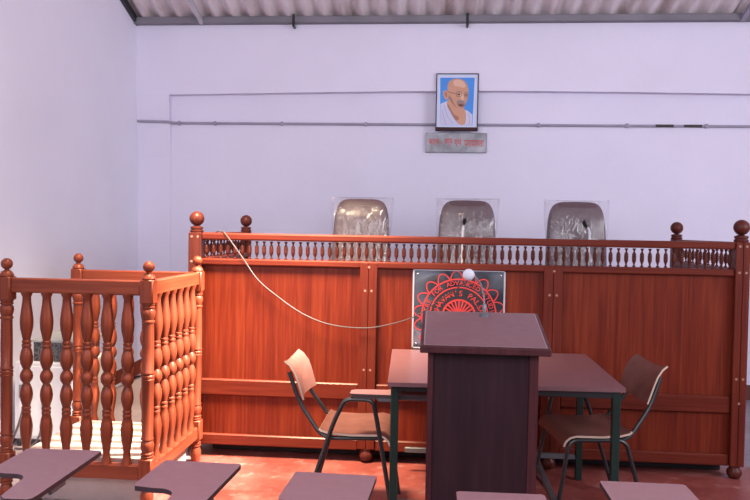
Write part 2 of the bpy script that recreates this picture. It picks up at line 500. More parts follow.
prism(bm, [(YB - .14, 3.385), (YB - .14, 3.425), (YF, roof_z(YF) + .0), (YF, roof_z(YF) - .05)], 'x', -2.27, -2.235); struct('trim_6', bm, M_lightstrip)
bm = bmesh.new(); box(bm, 1.95, XR, YB - .02, YB, 0, 0.135, .003); struct('baseboard_back', bm, M_skirt)
for hx in (-1.375, 0.225):
    bm = bmesh.new(); tube(bm, fillet([(hx, YB - .16, 3.36), (hx, YB - .16, 3.47)], .02), .012, 8)
    tube(bm, [(hx, YB - .16, 3.365), (hx, YB - .06, 3.365)], .012, 8)
    tag(obj('roof_hook', bm, M_black), 'dark roof hook bolt on the purlin ' + ('left of the portrait' if hx < 0 else 'directly above the portrait'), 'hook', 'roof hooks on the purlin')
# conduit along the back wall
t = thing('wall_conduit', 'thin grey electrical conduit running along back wall behind portrait', 'conduit', (XL, YB, 2.49))
bm = bmesh.new(); tube(bm, [(XL + .01, YB - .072, 2.492), (-2.60, YB - .068, 2.486), (-2.54, YB - .014, 2.482), (XR, YB - .014, 2.478)], .0125, 8)
obj('pipe', bm, M_conduit, t, True, True)
for cx in (-2.5, -2.15, -1.5, -0.7, 0.9, 1.7, 2.4):
    bm = bmesh.new(); box(bm, cx - .012, cx + .012, YB - .032, YB, 2.462, 2.500, .003)
    obj('clip', bm, M_conduit, t, False, True)
for cx in (1.95, 2.2):
    bm = bmesh.new(); tube(bm, [(cx, YB - .0142, 2.4805), (cx + .16, YB - .0142, 2.4801)], .0135, 8); obj('dark_tape', bm, M_cabdark, t, True, True)

# ------------------------------------------------------------------ judges' bench
BX0, BX1, BY, BD = -1.5665, 1.848, 4.7534, 1.25
BYB = BY + BD
bench = thing('judges_bench', 'long varnished red wooden judges bench with spindle gallery and ball finials', 'bench', (0.14, BY, 0))
def bpart(name, bm, mat, smooth=False, parent=None):
    return obj(name, bm, mat, parent or bench, smooth, True)
HW = 0.042
FINIAL = [(0.040, 0.0), (0.043, 0.006), (0.043, 0.014), (0.036, 0.018), (0.036, 0.022), (0.041, 0.026), (0.041, 0.036), (0.030, 0.040), (0.018, 0.044)]
bm = bmesh.new(); lathe(bm, FINIAL, (0, 0, 0), 20); ball(bm, (0, 0, 0.09), 0.0475, 20, 14)
finial_me = mesh_of('finial', bm, W_dark, True)
BUN = [(0.022, 0.0), (0.036, 0.008), (0.043, 0.022), (0.045, 0.035), (0.042, 0.050), (0.032, 0.064), (0.030, 0.07), (0.036, 0.074), (0.036, 0.08)]
bm = bmesh.new(); lathe(bm, BUN, (0, 0, 0), 18); bun_me = mesh_of('bun_foot', bm, W_dark, True)
def plugs(bm, pts, y):
    for x, z in pts:
        ret = bmesh.ops.create_circle(bm, cap_ends=True, radius=0.008, segments=10, matrix=Matrix.Translation((x, y, z)) @ Matrix.Rotation(PI / 2, 4, 'X'))
        for f in {f for v in ret['verts'] for f in v.link_faces}: f.material_index = 1
for px in (BX0, BX1):
    bm = bmesh.new()
    if px < 0: box(bm, px - HW, px + HW, BY - HW, BY + HW, .08, 1.456, .004)
    else:
        box(bm, px - HW, px - .001, BY - HW, BY + HW, .08, 1.456, .003); box(bm, px + .001, px + HW, BY - HW, BY + HW, .08, 1.456, .003)
    plugs(bm, [(px - .02, 1.43), (px + .02, 1.43), (px - .02, 1.27), (px + .02, 1.27), (px - .02, .62), (px + .02, .62), (px, .47)], BY - HW - .0008)
    p = bpart('corner_post', bm, [W_dark if px < 0 else W_z, M_hole])
    inst('finial', finial_me, (px, BY, 1.456), p); inst('bun_foot', bun_me, (px, BY, 0), p)
    bm = bmesh.new(); box(bm, px - .036, px + .036, BYB - .036, BYB + .036, .08, 1.456, .004)
    p = bpart('rear_post', bm, W_dark); inst('finial', finial_me, (px, BYB, 1.456), p); inst('bun_foot', bun_me, (px, BYB, 0), p)
ix0, ix1 = BX0 + HW, BX1 - HW
bm = bmesh.new(); box(bm, ix0, ix1, BY - .034, BY + .03, 1.410, 1.456, .010, seg=2); bpart('top_rail', bm, W_x)
bm = bmesh.new(); box(bm, ix0, ix1, BY - .030, BY + .03, 1.248, 1.290, .008, seg=2); bpart('ledge_rail', bm, W_x)
MP = [(-.491, -.382), (.660, .776)]
bays = [(ix0, MP[0][0]), (MP[0][1], MP[1][0]), (MP[1][1], ix1)]
for a, b_ in bays:
    bm = bmesh.new(); box(bm, a, b_, BY + .002, BY + .02, .505, 1.25); bpart('upper_panel', bm, W_panel)
    bm = bmesh.new(); box(bm, a, b_, BY + .002, BY + .02, .14, .41); bpart('lower_panel', bm, W_panel)
    bm = bmesh.new(); box(bm, a, b_, BY - .024, BY + .02, .402, .506, .007); bpart('middle_rail', bm, W_x)
    bm = bmesh.new(); box(bm, a, b_, BY - .024, BY + .02, .078, .148, .007); bpart('bottom_rail', bm, W_x)
for a, b_ in MP:
    c = (a + b_) / 2
    bm = bmesh.new()
    box(bm, a, c - .001, BY - .036, BY + .03, .09, 1.284, .003); box(bm, c + .001, b_, BY - .036, BY + .03, .09, 1.284, .003)
    q = (b_ - a) / 4
    plugs(bm, [(c + q * .1, 1.255)] + [(c + s * q * .75, z) for s in (-1, 1) for z in (1.105, .60)] + [(c - q * .3, .46)], BY - .0368)
    p = bpart('middle_post', bm, [W_z, M_hole]); inst('bun_foot', bun_me, (c, BY, 0.01), p)
for px, sg in ((BX0, 1), (BX1, -1)):
    y0, y1 = BY + HW, BYB - .036
    bm = bmesh.new(); box(bm, px - .03, px + .03, y0, y1, 1.405, 1.456, .008); bpart('side_top_rail', bm, W_y)
    bm = bmesh.new(); box(bm, px - .03, px + .03, y0, y1, 1.248, 1.290, .008); bpart('side_ledge_rail', bm, W_y)
    bm = bmesh.new(); box(bm, px - .02, px + .02, y0, y1, .08, 1.25); bpart('side_panel', bm, W_y)
SP = [(.0055, 0), (.0085, .003), (.0085, .007), (.0045, .012), (.005, .022), (.0085, .034), (.0108, .038), (.0108, .045), (.0088, .047), (.0112, .050), (.0112, .058), (.0088, .060), (.0112, .063), (.0112, .070),
      (.0088, .072), (.0105, .075), (.0095, .083), (.006, .090), (.0045, .098), (.0065, .106), (.0085, .111), (.0085, .116)]
SP = [(q * 1.22 if k not in (3, 18) else q, z) for k, (q, z) in enumerate(SP)]
bm = bmesh.new(); lathe(bm, SP, (0, 0, 0), 10); spindle_me = mesh_of('spindle', bm, W_dark, True)
NF = 70
for i in range(NF):
    inst('spindle', spindle_me, (ix0 + (ix1 - ix0) * (i + .5) / NF, BY, 1.2895), bench)
for px in (BX0, BX1):
    for i in range(15):
        inst('spindle', spindle_me, (px, BY + HW + (BD - .08) * (i + .5) / 15, 1.2895), bench)
bm = bmesh.new(); box(bm, BX0 + .05, BX1 - .05, BY + .035, BY + .42, 1.20, 1.235, .004); bpart('desk_top', bm, W_x)

# dais behind the bench
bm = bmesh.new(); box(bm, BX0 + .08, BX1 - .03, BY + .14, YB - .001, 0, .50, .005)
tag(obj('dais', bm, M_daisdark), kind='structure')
# steps up to the dais, left of the bench
t = thing('dais_stair', 'grey plastered stair flank with slanting brown rail, behind the witness box', 'stair', (-2.2, 6.3, 0))
bm = bmesh.new(); prism(bm, [(-2.78, 0), (-1.66, 0), (-1.66, .62), (-2.78, .075)], 'y', 6.0, 6.85); obj('flank_wall', bm, M_greyplaster, t, False, True)
bm = bmesh.new(); prism(bm, [(-2.80, .09), (-1.64, .655), (-1.64, .80), (-2.80, .20)], 'y', 5.97, 6.05); obj('string_rail', bm, W_dark, t, False, True)
for i in range(3):
    bm = bmesh.new(); box(bm, -2.60 + i * .31, -1.66, 6.12, 6.82, .05 + i * .17, .22 + i * .17, .004); obj('step', bm, M_greyplaster, t, False, True)

# ------------------------------------------------------------------ judges' chairs in plastic
def judge_chair(cx, label, lean=0.0):
    t = thing('judge_chair', label, 'chair', (cx, 5.72, .50), PI, 'judge chairs behind the bench')
    # local frame: the chair faces +y, so it is turned by PI to face the camera
    def outline(w, h, n=44, e=5.5):
        pts = []
        for k in range(n):
            a = 2 * PI * k / n
            c, s = math.cos(a), math.sin(a)
            x = math.copysign(abs(c) ** (2 / e), c); z = math.copysign(abs(s) ** (2 / e), s)
            wid = w * (1.0 - .14 * (z * .5 + .5))
            pts.append((x * wid, z * h))
        return pts
    def cushion(bm, w, h, zc, y0, depth, tilt=.12, flat=.9):
        o = outline(w, h)
        lay = [(0, .93), (.2, 1.0), (.62, 1.0), (.88, .93), (1.0, .80)]
        rings = []
        for d, s in lay:
            rings.append([bm.verts.new((x * s, y0 + d * depth - (z + h) * tilt, zc + z * s)) for x, z in o])
        for a, b_ in zip(rings[:-1], rings[1:]):
            for k in range(len(o)):
                bm.faces.new((a[k], a[(k + 1) % len(o)], b_[(k + 1) % len(o)], b_[k]))
        bm.faces.new(rings[0]); bm.faces.new(rings[-1])
    bm = bmesh.new(); cushion(bm, .247, .435, .80, -.20, .11, .10); obj('backrest', bm, M_leather, t, True)
    bm = bmesh.new(); box(bm, -.24, .24, -.22, .25, .40, .50, .035, seg=3); obj('seat', bm, M_leather, t, True)
    bm = bmesh.new(); tube(bm, [(0, -.18, .42), (0, -.25, .44), (0, -.25, .70)], .02, 8); obj('back_bracket', bm, M_black, t, True)
    for s in (-1, 1):
        bm = bmesh.new(); tube(bm, fillet([(s * .25, .15, .44), (s * .30, .15, .64), (s * .30, -.12, .66), (s * .25, -.20, .46)], .07), .018, 8); obj('armrest', bm, M_black, t, True)
    bm = bmesh.new(); lathe(bm, [(.03, .07), (.03, .25), (.02, .25), (.02, .40)], (0, 0, 0), 12); obj('gas_column', bm, M_black, t, True)
    for k in range(5):
        a = 2 * PI * k / 5 + .3
        bm = bmesh.new(); tube(bm, [(0, 0, .09), (.29 * math.cos(a), .29 * math.sin(a), .06)], [.022, .016], 8); p = obj('base_arm', bm, M_black, t, True)
        bm = bmesh.new(); ball(bm, (.29 * math.cos(a), .29 * math.sin(a), .028), .028, 10, 8); obj('castor', bm, M_black, p, True)
    # loose film bag over the back: a little larger than the cushion, with flared top corners
    bm = bmesh.new()
    n = 24; rows_ = []
    rnd = random.Random(int(cx * 100))
    zs = [.50, .60, .72, .84, .95, 1.05, 1.14, 1.20, 1.235]
    for j, z in enumerate(zs):
        rw = []
        for k in range(n):
            a = 2 * PI * k / n
            c, s = math.cos(a), math.sin(a)
            x = math.copysign(abs(c) ** .35, c); y = math.copysign(abs(s) ** .8, s)
            wx = .232 + .020 * max(0, min(1, (z - .93) / .3))
            dy = .085 if z < 1.15 else .085 * max(.12, (1.245 - z) / .1)
            zz = z + (.018 * abs(x) ** 3 if z > 1.1 else 0)
            yy = -.155 - (z - .515) * .12 + y * dy
            rw.append(bm.verts.new((x * wx + rnd.uniform(-.004, .004), yy + rnd.uniform(-.005, .005), zz)))
        rows_.append(rw)
    for a, b_ in zip(rows_[:-1], rows_[1:]):
        for k in range(n):
            bm.faces.new((a[k], a[(k + 1) % n], b_[(k + 1) % n], b_[k]))
    bm.faces.new(rows_[-1])
    tag(obj('plastic_cover', bm, M_film, t, True), 'loose clear plastic film over the backrest')
    return t
judge_chair(-.612, 'plastic-wrapped brown chair back behind the bench, leftmost of the three')
judge_chair(.222, 'plastic-wrapped brown chair back behind the bench, middle of the three')
judge_chair(1.066, 'plastic-wrapped brown chair back behind the bench, rightmost of the three')

# gooseneck microphones on the bench desk
for (mx, mz, dx, lab) in ((.162, 1.572, .008, 'middle'), (.995, 1.568, -.036, 'right')):
    t = thing('bench_microphone', 'small chrome gooseneck microphone on bench desk, before the %s wrapped chair' % lab, 'microphone', (mx, 5.06, 1.235), 0, 'microphones on the judges bench')
    bm = bmesh.new(); lathe(bm, [(.045, 0), (.045, .014), (.02, .022), (.008, .03)], (0, 0, 0), 14); obj('base', bm, M_micblack, t, True)
    bm = bmesh.new(); tube(bm, smooth_path([(0, 0, .02), (0, 0, .18), (.0, -.01, .27), (dx * .7, -.03, mz - 1.235 - .03)]), .0065, 8); obj('gooseneck', bm, M_foam, t, True)  # matte white paints in the bright reflection of the chrome neck
    bm = bmesh.new(); tube(bm, [(dx * .6, -.03, mz - 1.235 - .035), (dx, -.04, mz - 1.235 - .018), (dx * 1.35, -.052, mz - 1.235 + .008)], [.008, .014, .012], 10); obj('capsule', bm, M_micblack, t, True)

# ------------------------------------------------------------------ emblem sign on the bench
SX0, SX1, SZ0, SZ1, SY = -.156, .425, .745, 1.254, BY - .012
t = thing('emblem_sign', 'square mirrored sign with red flower emblem fixed to bench front', 'sign', ((SX0 + SX1) / 2, SY, SZ0))
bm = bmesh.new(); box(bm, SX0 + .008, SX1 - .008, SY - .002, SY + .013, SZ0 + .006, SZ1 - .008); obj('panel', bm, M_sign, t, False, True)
bm = bmesh.new()
for a in ((SX0, SX1, SZ1 - .012, SZ1), (SX0, SX1, SZ0, SZ0 + .008), (SX0, SX0 + .010, SZ0, SZ1), (SX1 - .010, SX1, SZ0, SZ1)):
    box(bm, a[0], a[1], SY - .006, SY + .012, a[2], a[3], .001)
obj('rim', bm, M_signrim, t, False, True)
for x in (SX0 + .028, SX1 - .028):
    for z in (SZ0 + .03, SZ1 - .035):
        bm = bmesh.new(); ball(bm, (x, SY - .003, z), .006, 10, 6); obj('screw', bm, M_chrome, t, True, True)
cx, cz, u = .138, .957, .00628   # emblem centre and one photograph pixel in metres
bm = bmesh.new()
ring(bm, cx, cz, 17.0 * u, 28 * u, SY - .0026, 1)
ring(bm, cx, cz, 28.3 * u, 29.6 * u, SY - .0030); ring(bm, cx, cz, 36.4 * u, 37.9 * u, SY - .0030)
ring(bm, cx, cz, 15.2 * u, 17.2 * u, SY - .0034)
ring(bm, cx, cz, 0.01 * u, 3.2 * u, SY - .0034)
for k in range(24):
    a = 2 * PI * k / 24
    stroke(bm, [(cx + r * u * math.cos(a), cz + r * u * math.sin(a)) for r in (3, 15.5)], 1.5 * u, SY - .0032)
for k in range(18):
    a = math.radians(94 + 20 * k)
    L = []
    for tt in range(13):
        q = tt / 12
        ang = a + math.radians((-10 + 20 * q) if .0 < q < 1 else (-10 + 20 * q) * .93)
        rr = 37 + 8.6 * (1 - abs(2 * q - 1) ** 2.0)
        L.append((cx + rr * u * math.cos(ang), cz + rr * u * math.sin(ang)))
    stroke(bm, L, 1.2 * u, SY - .0032)
def arc_text(txt, r, size, mid, step, y, mi, bold):
    n = len(txt)
    for i, ch in enumerate(txt):
        if ch == ' ': continue
        a = math.radians(mid + step * ((n - 1) / 2 - i))
        rot = a - PI / 2
        M = Matrix.Translation((cx + r * math.cos(a), y, cz + r * math.sin(a))) @ Matrix.Rotation(-rot, 4, 'Y') @ Matrix.Rotation(PI / 2, 4, 'X')
        glyph(bm, ch, size, M, mi, bold)
arc_text("BHAVAN'S PALSANA", 20.2 * u, 7.9 * u, 80, 12.2, SY - .0036, 0, .0003)
arc_text('CENTRE FOR ADVANCED STUDIES', 31.2 * u, 6.4 * u, 94, 7.6, SY - .0036, 0, .0002)
obj('emblem', bm, [M_red, M_signdark], t, False, True)

# ------------------------------------------------------------------ witness box
WX1, WY0, WW, WDp = -1.5119, 3.8102, .7808, .797
WX0, WY1 = WX1 - WW, WY0 + WDp
wit = thing('witness_box', 'waist-high wooden witness box with turned balusters and ball-topped posts', 'witness box', ((WX0 + WX1) / 2, (WY0 + WY1) / 2, 0))
def zy(y):  # photograph row at the box front -> height
    return 1.5 - (y - 220.3) * (3.81 / 748.0) * .985
pb = bmesh.new()
h = .036
box(pb, -h, h, -h, h, 1.085, 1.212, .006)
lathe(pb, [(.034, 1.212), (.037, 1.217), (.034, 1.226), (.026, 1.238), (.014, 1.245), (.011, 1.252)], seg=16)
ball(pb, (0, 0, 1.279), .0305, 18, 12)
lathe(pb, [(.030, .155 + .11), (.034, .272), (.034, .279), (.029, .283), (.034, .288), (.034, .295), (.028, .300), (.033, .315), (.036, .335), (.033, .352), (.027, .362), (.033, .366), (.033, .373), (.0295, .38), (.031, .52), (.031, .672),
           (.034, .678), (.034, .686), (.030, .69), (.034, .695), (.034, .705), (.030, .71), (.034, .716), (.034, .724), (.030, .73), (.031, .86), (.029, .982), (.034, .987), (.034, .995), (.028, 1.0), (.032, 1.012), (.037, 1.035), (.034, 1.052), (.027, 1.06),
           (.034, 1.064), (.034, 1.07), (.029, 1.074), (.034, 1.079), (.034, 1.085)], seg=16)
box(pb, -h, h, -h, h, .140, .268, .006)
lathe(pb, [(.024, 0), (.026, .01), (.034, .045), (.035, .065), (.030, .088), (.024, .098), (.033, .102), (.033, .110), (.027, .113), (.033, .118), (.033, .126), (.028, .13), (.032, .141)], seg=16)
post_me = mesh_of('post', pb, W_box, True)
for x, y in ((WX0, WY0), (WX1, WY0), (WX0, WY1), (WX1, WY1)):
    inst('post', post_me, (x, y, 0), wit)
RZ0, RZ1, SZb0, SZb1 = 1.128, 1.206, .152, .230
pix = [(293, 6.3), (295.5, 5.6), (298, 4.4), (303, 4.5), (312, 5.8), (319, 6.7), (324, 6.9), (330, 6.4), (338, 4.6), (341.3, 3.8), (342, 4.7), (344, 4.7), (344.8, 4.0), (346, 4.8), (348, 4.8), (349, 4.3), (353, 5.8), (359, 6.8), (364, 6.4), (368, 4.9), (370.5, 3.6),
       (371.5, 4.2), (374, 6.0), (377.5, 6.8), (381, 6.2), (384, 4.2), (385, 3.6), (387, 4.6), (391, 6.0), (396, 6.7), (401, 6.1), (406, 4.5), (408, 4.0), (409, 4.8), (411, 4.8), (412, 4.1), (413, 4.8), (415, 4.8), (416, 4.3), (421, 5.6), (428, 6.7), (436, 6.2), (446, 4.4), (452, 3.6), (457, 4.4), (463, 6.0)]
prof = [(r * .0051 * .97, RZ0 + .004 - (y - 293) / 170 * (RZ0 - SZb1 + .008)) for y, r in pix][::-1]
bm = bmesh.new(); lathe(bm, prof, seg=14)
bal_me = mesh_of('baluster', bm, W_box, True)
def box_side(ax, fixed, a, b_, n):
    def bx(z0, z1, nm):
        bm = bmesh.new()
        if ax == 'x': box(bm, a + .034, b_ - .034, fixed - .024, fixed + .024, z0, z1, .006)
        else: box(bm, fixed - .024, fixed + .024, a + .034, b_ - .034, z0, z1, .006)
        obj(nm, bm, W_boxx if ax == 'x' else W_boxy, wit, False, True)
    bx(RZ0, RZ1, 'top_rail'); bx(SZb0, SZb1, 'bottom_rail')
    for i in range(n):
        q = a + (b_ - a) * (i + 1) / (n + 1)
        inst('baluster', bal_me, (q, fixed, 0) if ax == 'x' else (fixed, q, 0), wit)
box_side('x', WY0, WX0, WX1, 6); box_side('x', WY1, WX0, WX1, 6); box_side('y', WX1, WY0, WY1, 6)
bm = bmesh.new(); box(bm, WX0 + .045, WX1 - .045, WY0 + .045, WY1 - .045, 0, .25, .006)
tag(obj('floor_plinth', bm, M_concrete), 'pale concrete plinth forming the floor inside witness box', 'plinth')

# ------------------------------------------------------------------ white cabinet by the left wall
t = thing('white_cabinet', 'white metal cabinet against left wall, seen through the witness box balusters', 'cabinet', (-2.58, 4.95, 0))
bm = bmesh.new(); box(bm, -2.81, -2.36, 4.76, 5.2, .05, .57, .008); obj('body', bm, M_white, t, False, True)
bm = bmesh.new(); box(bm, -2.775, -2.40, 4.748, 4.762, .075, .545, .004); d = obj('door', bm, M_white, t, False, True)
bm = bmesh.new(); box(bm, -2.765, -2.75, 4.735, 4.75, .33, .42, .003); obj('handle', bm, M_steel, d, False, True)
for x in (-2.78, -2.39):
    for y in (4.79, 5.17):
        bm = bmesh.new(); lathe(bm, [(.022, 0), (.022, .05)], (x, y, 0), 10); obj('foot', bm, M_black, t, True, True)
t = thing('printed_box', 'dark patterned box with grey lid on top of the white cabinet', 'box', (-2.54, 4.98, .57))
bm = bmesh.new(); box(bm, -2.70, -2.385, 4.80, 5.12, .57, .70, .004); obj('body', bm, M_carton, t, False, True)
bm = bmesh.new()
vs0 = [(-2.71, 4.79), (-2.375, 4.79), (-2.375, 5.13), (-2.71, 5.13)]; vs1 = [(-2.66, 4.95), (-2.40, 4.95), (-2.40, 5.12), (-2.66, 5.12)]
A = [bm.verts.new((x, y, .70)) for x, y in vs0]; A2 = [bm.verts.new((x, y, .712)) for x, y in vs0]; B = [bm.verts.new((x, y, .745)) for x, y in vs1]
bm.faces.new(A); bm.faces.new(B)
for P_, Q_ in ((A, A2), (A2, B)):
    for i in range(4): bm.faces.new((P_[i], P_[(i + 1) % 4], Q_[(i + 1) % 4], Q_[i]))
obj('lid', bm, M_lidgrey, t, False, True)
bm = bmesh.new(); tube(bm, smooth_path([(-2.72, 4.73, .30), (-2.755, 4.72, .16), (-2.80, 4.72, .05), (-2.84, 4.75, .012), (-2.88, 4.9, .011)]), .008, 6)
tag(obj('power_cable', bm, M_cabdark, None, True), 'dark cable hanging at the left front corner of white cabinet', 'cable')
bm = bmesh.new(); tube(bm, smooth_path([(-2.60, 4.735, .34), (-2.595, 4.73, .2), (-2.62, 4.72, .07), (-2.68, 4.70, .012), (-2.76, 4.68, .011)]), .007, 6)
tag(obj('power_cable', bm, M_cabdark, None, True), 'thin grey cable hanging across the middle of white cabinet front', 'cable')

# ------------------------------------------------------------------ table
TX0, TX1, TY0, TY1, TZ = -.232, .910, 3.605, 4.635, .755
tab = thing('counsel_table', 'maroon laminate table on green metal legs behind the lectern', 'table', ((TX0 + TX1) / 2, (TY0 + TY1) / 2, 0))
bm = bmesh.new(); prism(bm, [(TX0, TY0), (TX1, TY0 + .05), (TX1, TY1 + .02), (TX0 - .04, TY1 - .015)], 'z', TZ - .02, TZ); obj('table_top', bm, [M_lam, M_padedge], tab, False, True)
lx0, lx1, ly0, ly1 = -.200, .872, 3.685, 4.585
bm = bmesh.new()
for a in ((lx0, lx1, ly0 - .015, ly0 + .015), (lx0, lx1, ly1 - .015, ly1 + .015), (lx0 - .015, lx0 + .015, ly0, ly1), (lx1 - .015, lx1 + .015, ly0, ly1)):
    box(bm, a[0], a[1], a[2], a[3], TZ - .055, TZ - .02, .002)
obj('apron_frame', bm, M_black, tab, False, True)
for x, y in ((lx0, ly0), (lx1, ly0), (.06, ly1), (lx1, ly1)):
    if True:
        bm = bmesh.new(); box(bm, x - .019, x + .019, y - .019, y + .019, 0, TZ - .02, .003); obj('leg', bm, M_green, tab, False, True)
for y in (ly0, ly1):
    bm = bmesh.new(); box(bm, lx0 + .019, lx1 - .019, y - .012, y + .012, .125, .155, .002); obj('stretcher', bm, M_steel, tab, False, True)
bm = bmesh.new(); box(bm, .592, .622, ly0 + .012, ly1 - .012, .127, .153, .002); obj('stretcher', bm, M_steel, tab, False, True)

# ------------------------------------------------------------------ lectern
lec = thing('lectern', 'dark brown wooden lectern with slanted top in the centre aisle', 'lectern', (.196, 3.23, 0))
lx0, lx1 = -.065, .457
def slab(pts, x0, x1, mat, nm, parent, mi=0):
    bm = bmesh.new(); prism(bm, pts, 'x', x0, x1); es = list(bm.edges)
    bmesh.ops.bevel(bm, geom=es, offset=.004, segments=1, affect='EDGES')
    return obj(nm, bm, mat, parent, False, True)
sl = (1.128 - 1.032) / .44
top = slab([(3.0, 1.003), (3.0, 1.032), (3.44, 1.128), (3.44, 1.098)], lx0, lx1, W_lect, 'slanted_top', lec)
def topz(y): return 1.032 + (y - 3.0) * sl
bm = bmesh.new()
def tp(x, y, o=.0009): return (x, y, topz(y) + o)
bm.faces.new([bm.verts.new(tp(*q)) for q in ((lx0 + .018, 3.012), (lx1 - .018, 3.012), (lx1 - .018, 3.428), (lx0 + .018, 3.428))])
obj('writing_surface', bm, M_lam, top, False, True)
bm = bmesh.new()
for a in (((lx0 + .015, 3.010), (lx1 - .015, 3.010), (lx1 - .015, 3.014), (lx0 + .015, 3.014)), ((lx0 + .015, 3.426), (lx1 - .015, 3.426), (lx1 - .015, 3.430), (lx0 + .015, 3.430)),
          ((lx0 + .015, 3.014), (lx0 + .019, 3.014), (lx0 + .019, 3.426), (lx0 + .015, 3.426)), ((lx1 - .019, 3.014), (lx1 - .015, 3.014), (lx1 - .015, 3.426), (lx1 - .019, 3.426))):
    bm.faces.new([bm.verts.new(tp(*q, .0014)) for q in a])
obj('inlay_line', bm, M_inlay, top, False, True)
b0, b1, by0, by1 = -.033, .413, 3.045, 3.41
def under(y): return topz(y) - .030
for x0, x1 in ((b0, b0 + .022), (b1 - .036, b1)):
    bm = bmesh.new(); prism(bm, [(by0, 0.03), (by1, 0.03), (by1, under(by1)), (by0, under(by0))], 'x', x0, x1); obj('side_panel', bm, W_lect, lec, False, True)
bm = bmesh.new(); box(bm, b0 + .022, b1 - .036, by0 + .014, by0 + .03, .10, under(by0 + .02) - .004); obj('front_panel', bm, W_lpanel, lec, False, True)
bm = bmesh.new(); box(bm, b0 + .022, b1 - .036, by0 + .004, by0 + .04, .03, .10, .003); obj('kick_rail', bm, W_lect, lec, False, True)
bm = bmesh.new(); box(bm, b0 + .022, b1 - .036, by0 + .05, by1 - .02, .55, .57); obj('shelf', bm, W_lect, lec, False, True)
bm = bmesh.new(); box(bm, b0 - .02, b1 + .02, by0 - .02, by1 + .02, 0, .032, .004); obj('plinth', bm, W_lect, lec, False, True)
# lectern microphone
mic = thing('lectern_microphone', 'chrome gooseneck microphone with white foam ball on the lectern', 'microphone', (.212, 3.385, topz(3.385)))
zb = topz(3.385)
bm = bmesh.new(); lathe(bm, [(.022, -.004), (.022, .006), (.017, .010), (.009, .014), (.009, .05), (.006, .055)], (.212, 3.385, zb), 16); obj('base', bm, M_steel, mic, True, True)
bm = bmesh.new(); tube(bm, smooth_path([(.212, 3.385, zb + .04), (.209, 3.382, zb + .09), (.192, 3.37, zb + .145), (.158, 3.35, zb + .185), (.148, 3.345, zb + .195)]), .0045, 8); obj('gooseneck', bm, M_chrome, mic, True, True)
bm = bmesh.new(); ball(bm, (.137, 3.34, 1.303), .0265, 18, 12, .98); obj('windscreen', bm, M_foam, mic, True, True)
# cable from bench to microphone
bm = bmesh.new()
tube(bm, smooth_path([(-1.47, BY + .05, 1.42), (-1.44, BY + .02, 1.462), (-1.40, BY - .01, 1.463), (-1.362, BY - .045, 1.448), (-1.25, BY - .046, 1.30), (-1.145, BY - .05, 1.159), (-1.0, BY - .055, 1.045), (-.87, BY - .06, .961), (-.74, BY - .062, .905), (-.611, BY - .064, .878), (-.48, BY - .068, .872), (-.357, BY - .08, .886),
                      (-.149, BY - .16, .958), (.016, 4.2, 1.107), (.085, 3.75, 1.20), (.128, 3.40, 1.266), (.134, 3.36, 1.285)]), .0036, 6)
tag(obj('microphone_cable', bm, M_cable, None, True), 'thin grey cable sagging from bench rail across panels to lectern microphone', 'cable')

